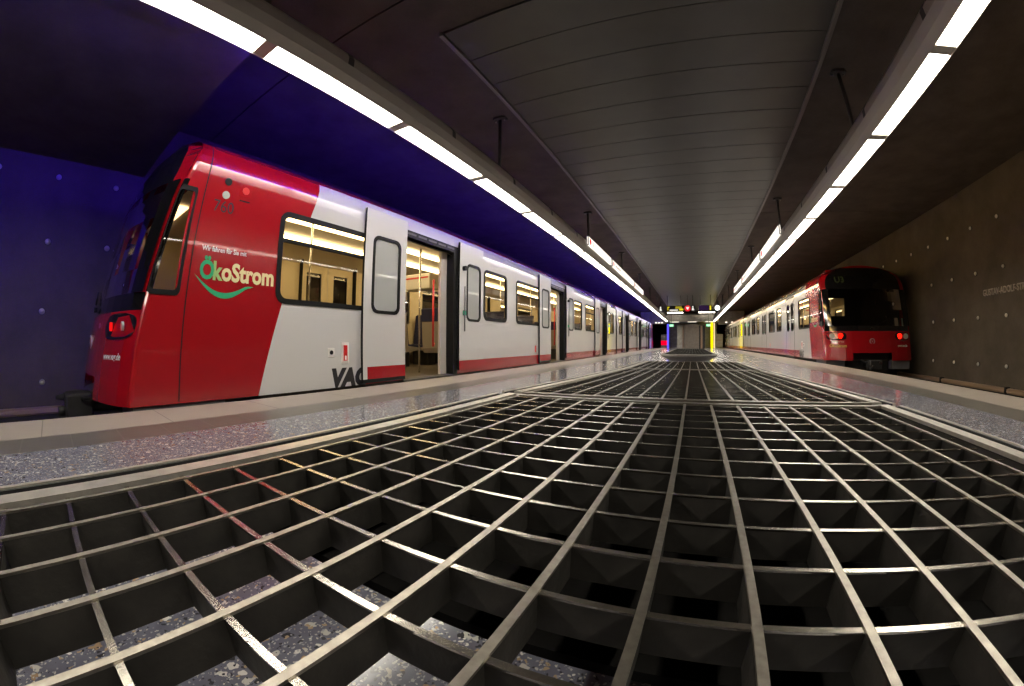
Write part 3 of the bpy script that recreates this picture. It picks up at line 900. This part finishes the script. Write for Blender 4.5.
        for a, c, z0, z1, k in WIN:
            q = sorted((ref(a), ref(c))); hin.append((q[0]+.03, q[1]-.03, z0+.02, z1-.02))
        hn = hin + [(ref(d)-HW, ref(d)+HW, -.5, 2.19) for d in DOOR]
        cut_wall(b, 1.395, [ya_, yb_], hn, .02, 2.22, 'interior')
        hf = hin + [(ref(d)-HW+.02, ref(d)+HW-.02, -.5, 2.15) for d in DOOR]
        cut_wall(b, -1.395, [ya_, yb_], hf, .02, 2.22, 'interior')
        # far door leaves seen from inside: cream skins with window holes
        for d in DOOR:
            yc = ref(d)
            for ys_ in (-1, 1):
                q = sorted((yc+ys_*.006, yc+ys_*(HW-.03)))
                cut_wall(b, -1.40, [q[0], q[1]], [(q[0]+.15, q[1]-.15, 1.0, 1.98)], .03, 2.15, 'interior')
            if not doors_open:
                for ys_ in (-1, 1):
                    q = sorted((yc+ys_*.006, yc+ys_*(HW-.03)))
                    cut_wall(b, 1.40, [q[0], q[1]], [(q[0]+.13, q[1]-.13, .99, 2.03)], .03, 2.19, 'interior')
        # coved ceiling
        cp = [(1.395,2.14),(1.25,2.24),(1.0,2.30),(.7,2.33),(.4,2.36),(0,2.37)]; cp += [(-x, z) for x, z in cp[-2::-1]]
        n = len(cp)
        b.add([(x, y, z) for y in (ya_, yb_) for x, z in cp], [(k, k+1, n+k+1, n+k) for k in range(n-1)], 'interior_ceiling', True)
        # end bulkheads; the cab one keeps its door window open
        yy = ref(2.0)
        for x0, x1, z0, z1 in ((-1.39, .28, .02, 2.3), (.86, 1.39, .02, 2.3), (.28, .86, .02, 1.38), (.28, .86, 1.96, 2.3)):
            b.add([(x0, yy, z0), (x1, yy, z0), (x1, yy, z1), (x0, yy, z1)], [(0,1,2,3)], 'interior')
        for yy in (ref(19.9),):
            b.add([(-1.39, yy, .02), (1.39, yy, .02), (1.39, yy, 2.2), (0, yy, 2.37), (-1.39, yy, 2.2)], [(0,1,2,3,4)], 'interior')
        lin = fin(b, 'interior_lining')
        for xx in (-.42, .46):
            b = B(); b.box(xx-.06, xx+.06, ya_+.3, yb_-.3, 2.295, 2.318, 'warm'); fin(b, 'interior_light', root, 'warm yellow interior light strip')
        # cab interior: desk and back wall
        b = B(); q0, q1 = sorted((ref(1.0), ref(1.45)))
        b.box(-1.25, 1.25, q0, q1, .35, .92, 'seat_grey', .03)
        cm = 'interior' if s > 0 else 'seat_box'  # black lining paints the shade of the unlit cab
        q0, q1 = sorted((ref(1.96), ref(1.995)))
        for x0, x1, z0, z1 in ((-1.40, .28, .02, 2.3), (.86, 1.40, .02, 2.3), (.28, .86, .02, 1.38), (.28, .86, 1.96, 2.3)):
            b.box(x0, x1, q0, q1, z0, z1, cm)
        b.box(-1.38, 1.38, *sorted((ref(.85), ref(2.0))), .0, .03, 'interior_floor')
        for xx in (-1.38, 1.38):
            P_ = [(xx, ref(1.30), .02), (xx, ref(1.96), .02), (xx, ref(1.96), 2.22), (xx, ref(1.30), 2.22)]
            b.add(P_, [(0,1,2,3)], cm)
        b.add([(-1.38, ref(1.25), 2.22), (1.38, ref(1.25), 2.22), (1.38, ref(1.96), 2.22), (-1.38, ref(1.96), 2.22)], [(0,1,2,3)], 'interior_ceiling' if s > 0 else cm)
        fin(b, 'driver_desk')
        if s > 0:
            b = B(); b.box(-1.1, .3, *sorted((ref(1.30), ref(1.44))), 2.19, 2.21, 'warm_dim'); fin(b, 'cab_light', root, 'warm cab ceiling light')
        # poles and handrails
        if True:
            for d in DOOR:
                for oy in (-.42, .50):
                    b = B(); yy = ref(d+oy if car == 0 else d-oy)
                    b.cyl((.75, yy, .025), (.75, yy, 2.33), .018, 'chrome', 10); fin(b, 'grab_pole')
                b = B(); yy = ref(d) + .42 - .13
                b.tube([(1.20, yy+.08, 1.62), (1.24, yy, 1.66), (1.24, yy, .52), (1.20, yy+.08, .56)], .018, 'handrail_red', 8)
                fin(b, 'handrail', root, 'red handrail')
            for yv in (2.6, 3.2, 7.1, 9.0, 13.1, 15.0):
                b = B(); b.cyl((.55, ref(yv), .5), (.55, ref(yv), 2.33), .015, 'chrome', 8); fin(b, 'grab_pole')
            # seats
            for bay, (s0, s1) in enumerate(((5.95, 9.9), (11.95, 15.9))):
                for yy, face in ((s0+.45, 1), (s0+1.75, -1), (s0+2.05, 1), (s0+3.35, -1)):
                    for xs, hx in ((.72, .62), (-.85, .45)):
                        b = B(); fy = face if car == 0 else -face
                        Y = ref(yy)
                        def P(t): return Y+fy*t
                        # side profile in (y, z)
                        pr = [(P(-.06), .46), (P(-.10), 1.20), (P(-.04), 1.22), (P(.04), .50), (P(.42), .46), (P(.43), .40), (P(-.02), .36)]
                        b.prism(pr, 'x', xs-hx, xs+hx, 'seat_grey')
                        st = fin(b, 'seat')
                        b = B()
                        pr = [(P(-.11), 1.02), (P(-.13), 1.27), (P(-.09), 1.30), (P(-.02), 1.27), (P(.07), .54), (P(.42), .50), (P(.42), .465), (P(.035), .50), (P(-.04), 1.0)]
                        b.prism(pr, 'x', xs-hx+.01, xs+hx-.01, 'navy')
                        fin(b, 'seat_cushion', st, 'navy cloth seat cushion and headrest')
                        b = B(); q = sorted((P(.02), P(.30))); b.box(xs-.25, xs+.25, q[0], q[1], .025, .38, 'seat_box'); fin(b, 'seat_base', st)
            b = B(); yy = ref(6.02)
            b.box(-.15, .55, yy-.02, yy+.30, 1.66, 1.98, 'white_panel', .02)
            b.box(-.10, .50, yy-.025, yy-.02, 1.88, 1.91, 'handrail_red'); b.cyl((.2, yy+.1, 1.98), (.2, yy+.1, 2.35), .02, 'chrome', 8)
            fin(b, 'information_box')
        # small fittings on the platform flank, once per car
        b = B(); yy = ref(2.945)
        b.box(1.448, 1.458, yy-.05, yy+.05, .40, .51, 'white_panel', .004); b.cyl((1.458, yy, .455), (1.464, yy, .455), .027, 'rubber', 14)
        fin(b, 'key_switch')
        b = B(); yy = ref(3.166)
        b.box(1.448, 1.458, yy-.06, yy+.06, .31, .58, 'white_panel', .01); b.box(1.458, 1.464, yy-.038, yy+.038, .34, .55, 'handrail_red', .008)
        b.box(1.464, 1.468, yy-.012, yy+.012, .36, .41, 'white_panel')
        fin(b, 'emergency_handle')
        b = B(); yy = ref(9.25); b.box(1.448, 1.458, yy-.04, yy+.04, .33, .50, 'handrail_red', .005); fin(b, 'emergency_handle')
        # side marker lights and speaker
        b = B(); b.cyl((1.44, ref(1.49), 2.19), (1.458, ref(1.49), 2.19), .040, 'rubber', 16); fin(b, 'camera_port')
        b = B(); b.cyl((1.44, ref(1.482), 2.045), (1.460, ref(1.482), 2.045), .040, 'lamp_glass', 16); fin(b, 'marker_lamp')
        b = B(); yy = ref(1.70); b.box(1.445, 1.456, yy-.07, yy+.07, 2.07, 2.21, 'red', .006); b.cyl((1.456, yy, 2.14), (1.459, yy, 2.14), .04, 'handrail_red', 16); b.box(1.447, 1.456, yy-.06, yy+.06, 2.02, 2.032, 'rubber'); fin(b, 'loudspeaker')
        # lettering
        if car == 0:
            def al(yl, w):            # start so that the word covers [yl, yl+w] on either flank
                return yl if s > 0 else yl+w
            b = B(); text_mesh(b, '760', .175, place(al(1.36,.26), 1.86), 'black_text', sx=.88); fin(b, 'car_number')
            b = B(); text_mesh(b, 'Wir fahren für Sie mit', .068, place(al(1.30,.50), 1.455), 'white_text', bold=.0012, sx=.80); fin(b, 'slogan', lab='small white slogan')
            b = B(); p = place(al(1.29,.87), 1.185)
            off = 0
            for ch, mt_ in (('Ö', 'green_text'), ('k', 'lime_text'), ('oStrom', 'cream_text')):
                sxx = .76 if len(ch) == 1 else .795
                wd = text_width(ch, .25, .007)*sxx
                text_mesh(b, ch, .25, (lambda o_: lambda u, v: p(u+o_, v))(off), mt_, bold=.009, sx=sxx)
                off += wd*.90
            fin(b, 'slogan_word', lab='green and cream word')
            b = B(); p = place(al(1.24,.65), 1.0)
            top, bot = [], []
            for k in range(21):
                t = k/20; u = t*.65
                yt = .175-.62*t+.80*t*t - .0*t; 
                yc_ = .19*(1-t)**2.2 - .10*math.sin(PI*min(1, t*1.15)) + .115*t + .03
                th = .055*math.sin(PI*t)**.8
                top.append((u, yc_+th*.5)); bot.append((u, yc_-th*.5))
            vs = [p(*q) for q in top+bot]; b.add(vs, [(k, k+1, 21+k+1, 21+k) for k in range(20)], 'green_text'); fin(b, 'swoosh')
            b = B(); text_mesh(b, 'VAG', .30, place(al(2.93,.64), .035), 'black_text', bold=.02, shear=.22, sx=1.0); fin(b, 'operator_name')
            # front lettering (reads from in front: +x flank is on the viewer's right)
            b = B()
            def fp(xs, z0):     # start x (world sense), reading direction +x in world
                def f(u, v):
                    x = xs+u; xl = x if s > 0 else x
                    return (x*(1 if s > 0 else -1), yfront(min(1.38, abs(x)), z0+v)-.006, z0+v)
                return f
            text_mesh(b, 'www.vag.de', .085, fp(.88, .42), 'white_text', bold=.0015, sx=.92)
            fin(b, 'web_address')
            b = B()
            text_mesh(b, 'ÖkoStrom', .12, fp(-1.30, .40), 'yellow_text', bold=.002, sx=.95)
            fin(b, 'front_slogan_word')
            b = B(); text_mesh(b, 'Wir fahren für Sie mit', .04, fp(-1.22, .54), 'white_text', sx=.95)
            fin(b, 'front_slogan')
            b = B(); b.cyl((0, yfront(0,.57)+.01, .57), (0, yfront(0,.57)-.012, .57), .085, 'grey_text', 24); b.cyl((0, yfront(0,.57)-.012, .57), (0, yfront(0,.57)-.016, .57), .062, 'red', 24)
            text_mesh(b, 'V', .10, lambda u, v: ((u-.033)*(1 if s > 0 else -1), yfront(0,.57)-.019, .535+v), 'grey_text', bold=.002)
            fin(b, 'emblem')
            b = B(); text_mesh(b, 'U3', .26, lambda u, v: ((-.98+u)*(1 if s > 0 else -1), yfront(-.98+u, 2.32+v)-.02, 2.32+v), 'lime_glow', bold=.002); fin(b, 'destination_display', lab='dim greenish U3 line display')
            # wiper
            b = B(); 
            P = [(-.1, 1.0), (-.55, 1.18)]
            b.tube([(x, yfront(x, z)-.03, z) for x, z in P], .012, 'rubber', 8); b.cyl((0, yfront(0,.93)-.01, .93), (0, yfront(0,.93)-.05, .93), .03, 'rubber', 10)
            fin(b, 'wiper')
            # black mirror-like fairing at the platform side of the screen
            b = B(); b.box(1.47, 1.53, .68, .74, .93, .99, 'rubber', .01); b.tube([(1.44, .80, .96), (1.5, .71, .96)], .012, 'rubber', 8); fin(b, 'side_bracket') if False else b.bm.free()
    # gangway bellows between the cars
    b = B()
    for k in range(6):
        y = 20.0+k*(LEN-40.0)/6; ins = .03 if k % 2 else .10
        pr = [(x*(1-ins/1.45), z-ins*.5 if z > 1 else z+.02) for x, z in FULL]
        b.prism(pr, 'y', y, y+(LEN-40)/6, 'rubber')
    fin(b, 'gangway_bellows')
    # roof box
    if s < 0:
        b = B(); b.box(.55, 1.05, 1.5, 1.9, 2.70, 2.80, 'red', .02); fin(b, 'roof_box')
    return root
train(-5.38, 0, 0, 1, True, 'red and white two-car underground train numbered 760 with open doors, blue-lit from behind')
train(5.49, 11.5, .07, -1, False, 'red and white two-car underground train with closed doors and two glowing red tail lamps')

# ---------------------------------------------------------------- far end of the platform
def hang_rod(parent, x, z0, z1=4.3, y=0):
    b = B(); b.cyl((x, y, z0), (x, y, z1), .022, 'housing_dark', 8); b.obj('hanger_rod', parent)
YS = 31.0
root = empty('direction_sign', (-1.28, YS, 3.03)); tag(root, 'black hanging direction sign with yellow writing at the far end', 'sign')
b = B(); b.box(-.70, .66, -.06, .06, 0, .44, 'sign_black', .01); b.obj('sign_panel', root)
b = B(); b.box(-.62, -.56, -.066, -.06, .08, .36, 'yellow_sign'); b.box(-.62, -.46, -.066, -.06, .30, .36, 'yellow_sign'); b.box(-.02, .55, -.066, -.06, .22, .25, 'yellow_sign')
b.add([(.30,-.066,.06),(.58,-.066,.06),(.64,-.066,.14),(.58,-.066,.2),(.30,-.066,.2)], [(0,1,2,3,4)], 'yellow_sign')
b.box(-.46, .20, -.066, -.06, .05, .13, 'white_sign'); b.box(.0, .5, -.066, -.06, .30, .35, 'yellow_sign'); b.obj('sign_writing', root)
for x in (-.62, .42): hang_rod(root, x, .44, 1.25)
root = empty('train_display', (.98, YS, 3.03)); tag(root, 'dark hanging train indicator with yellow end strip at the far end', 'display')
b = B(); b.box(-.44, .60, -.10, .10, 0, .44, 'sign_black', .01); b.obj('casing', root)
b = B(); b.box(-.40, .36, -.106, -.10, .04, .40, 'purple_dim'); b.obj('screen', root)
b = B(); b.box(.40, .52, -.106, -.10, .06, .40, 'yellow_sign'); b.obj('line_plate', root)
for x in (-.32, .50): hang_rod(root, x, .44, 1.25)
root = empty('no_entry_sign', (-.33, YS, 3.25)); tag(root, 'round red hanging sign with white centre between the far signs', 'sign')
b = B(); b.cyl((0,-.05,0), (0,.05,0), .235, 'red_sign', 24); b.obj('disc', root)
b = B(); b.add([(-.13,-.056,.10),(.13,-.056,.10),(.07,-.056,-.05),(0,-.056,-.13),(-.07,-.056,-.05)], [(0,1,2,3,4)], 'white_sign'); b.obj('white_symbol', root)
hang_rod(root, 0, .23, 1.03)
root = empty('platform_clock', (1.98, YS, 3.25)); tag(root, 'round white lit clock hanging beside the dark train indicator', 'clock')
b = B(); b.cyl((0,-.08,0), (0,.08,0), .22, 'housing_dark', 28); b.obj('case', root)
b = B(); b.cyl((0,-.088,0), (0,-.08,0), .20, 'clock_face', 28); b.obj('face', root)
b = B(); b.box(-.01,.01,-.094,-.089,-.02,.17,'black_text'); b.box(-.12,.02,-.094,-.089,-.01,.01,'black_text'); b.obj('hands', root)
hang_rod(root, 0, .21, 1.03)
for x, lab in ((-2.45, 'white pictogram sign beside the black and yellow direction sign'), (.08, 'white pictogram sign beside the red round sign')):
    root = empty('pictogram_sign', (x, YS, 3.05)); tag(root, lab, 'sign', 'white pictogram signs')
    b = B(); b.box(-.16, .16, -.04, .04, 0, .42, 'sign_black', .01); b.obj('sign_panel', root)
    b = B(); b.add([(-.10,-.046,.04),(.10,-.046,.04),(.05,-.046,.24),(-.05,-.046,.24)], [(0,1,2,3)], 'white_sign'); b.cyl((0,-.05,.31), (0,-.042,.31), .055, 'white_sign', 14); b.obj('white_symbol', root)
    hang_rod(root, 0, .42, 1.23)
# two lit panels beneath the signs (mezzanine edge lights)
for x0, x1, lab in ((-2.75, -1.0, 'lit strip lamp below the black and yellow direction sign'), (.75, 2.6, 'lit strip lamp below the dark train indicator')):
    b = B(); b.box(x0, x1, 44.80, 44.92, 3.92, 4.02, 'far_tube', .01); b.box(x0-.03, x1+.03, 44.78, 44.94, 4.02, 4.3, 'housing_dark')
    tag(b.obj('strip_lamp'), lab, 'lamp', 'strip lamps at the mezzanine edge')
# stair enclosure block
root = empty('lift_enclosure', (0, 46, 0)); tag(root, 'dark grey cladded block standing in the middle of the far platform', 'enclosure')
b = B(); b.box(-.92, .80, 0, 3.4, 0, 2.72, 'far_grey', .02); b.obj('core', root)
b = B(); b.box(-1.74, -.94, .4, 3.4, 0, 2.62, 'far_concrete', .02); b.obj('side_wall', root)
b = B(); b.box(.98, 1.20, .3, .36, 0, 2.55, 'far_tan'); b.obj('door', root)
b = B(); b.box(-1.12, -.98, .33, .395, 0, 2.55, 'far_tan'); b.obj('door', root)
b = B(); b.box(.82, 1.5, .5, 3.4, 0, 2.62, 'sign_black'); b.obj('dark_side', root)
# far lit columns
b = B(); b.cyl((2.33, 47.2, 0), (2.33, 47.2, 2.95), .12, 'yellow_glow', 16); b.cyl((2.62, 47.3, 0), (2.62, 47.3, 2.95), .07, 'cream_glow', 12)
tag(b.obj('glowing_column'), 'bright yellow lit column at the end of the platform', 'column light')
b = B(); b.cyl((-2.82, 46.3, 0), (-2.82, 46.3, 2.75), .11, 'blue_glow', 16)
tag(b.obj('glowing_column'), 'slim blue lit column at the end of the platform', 'column light')
for x, lab in ((-2.35, 'green exit sign next to the blue column'), (1.85, 'green exit sign next to the yellow column')):
    root = empty('exit_sign', (x, 45.2, 2.42)); tag(root, lab, 'sign', 'green exit signs')
    b = B(); b.box(-.24, .24, -.04, .04, 0, .26, 'green_glow', .01); b.obj('lit_panel', root)
    b = B(); b.box(-.10, .02, -.05, -.041, .05, .2, 'white_sign'); b.box(.06, .18, -.05, -.041, .06, .2, 'white_sign'); b.obj('running_figure', root)
    hang_rod(root, 0, .26, 1.88)
for x0, x1, lab, red in ((-3.85, -2.95, 'grey cabinet with a glowing red panel, beyond the blue lit column', True), (2.85, 3.75, 'plain grey cabinet beyond the yellow lit column', False)):
    root = empty('equipment_cabinet', ((x0+x1)/2, 49, 0)); tag(root, lab, 'cabinet')
    h = (x1-x0)/2
    b = B(); b.box(-h, h, 0, .5, 0, 1.65, 'far_concrete', .02); b.obj('case', root)
    b = B(); b.box(-h+.01, h-.01, -.02, 0, .30 if red else .9, .85 if red else .95, 'red_glow' if red else 'far_tan'); b.obj('red_panel' if red else 'label_plate', root)
for x, lab in ((-2.0, 'added fill lamp near the blue lit column'), (0., 'added fill lamp directly above the dark grey block'), (2.0, 'added fill lamp near the yellow lit column')):
    b = B(); b.box(x-.5, x+.5, 45.6, 45.8, 2.94, 2.998, 'far_dim', .01); tag(b.obj('added_fill_lamp'), lab, 'lamp', 'added fill lamps under the mezzanine')  # lamps added to brighten the far end
# added glowing boxes for lamp reflections, also lighting the far end wall
for xs_, who in (((-4.4, -4.05, -3.7), 'blue lit'), ((3.9, 4.6), 'yellow lit')):
    for x in xs_:
        b = B(); b.box(x, x+.24, 47.0, 47.12, 2.90, 3.04, 'far_dim', .02); b.box(x+.10, x+.14, 47.12, 47.498, 2.94, 3.0, 'housing_dark')
        tag(b.obj('reflection_glow_box'), f'small glowing box added for a lamp reflection over the tunnel mouth next to the {who} column', 'lamp', f'added glowing boxes over the tunnel mouth by the {who} column')

# ---------------------------------------------------------------- world, camera, colour
w = bpy.data.worlds.new('world'); sc.world = w; w.use_nodes = True
bg = w.node_tree.nodes.get('Background') or w.node_tree.nodes.new('ShaderNodeBackground')
bg.inputs[0].default_value = (.01,.01,.013,1); bg.inputs[1].default_value = .2

cam = bpy.data.cameras.new('camera'); co = bpy.data.objects.new('camera', cam); COL.objects.link(co); sc.camera = co
cam.type = 'PANO'; cam.sensor_fit = 'HORIZONTAL'; cam.sensor_width = 36; cam.sensor_height = 36*686/1024
cc = cam
cc.panorama_type = 'FISHEYE_LENS_POLYNOMIAL'
cc.fisheye_fov = math.radians(200)
k0, k1, k2, k3, k4 = 0., 7.39432305e-02, 2.22311080e-05, -2.73953545e-05, 3.71534683e-07
cc.fisheye_polynomial_k0 = -k0; cc.fisheye_polynomial_k1 = -k1; cc.fisheye_polynomial_k2 = -k2
cc.fisheye_polynomial_k3 = -k3; cc.fisheye_polynomial_k4 = -k4
cam.clip_start = .005; cam.clip_end = 200
yaw, pitch, roll = math.radians(26.515), math.radians(-.066), math.radians(.115)
f = Vector((-math.sin(yaw)*math.cos(pitch), math.cos(yaw)*math.cos(pitch), math.sin(pitch)))
r0 = Vector((math.cos(yaw), math.sin(yaw), 0)); u0 = r0.cross(f)
r = math.cos(roll)*r0+math.sin(roll)*u0; u = -math.sin(roll)*r0+math.cos(roll)*u0
co.matrix_world = Matrix(((r.x, u.x, -f.x, 0), (r.y, u.y, -f.y, 0), (r.z, u.z, -f.z, .58), (0,0,0,1)))

vs_ = sc.view_settings
vs_.view_transform = 'Standard'; vs_.look = 'None'; vs_.gamma = 1; vs_.use_curve_mapping = False; vs_.exposure = 0.
cy = sc.cycles
cy.use_denoising = True; cy.max_bounces = 10; cy.diffuse_bounces = 5; cy.glossy_bounces = 5; cy.transparent_max_bounces = 24
cy.sample_clamp_indirect = 6; cy.sample_clamp_direct = 12
cy.caustics_reflective = False; cy.caustics_refractive = False
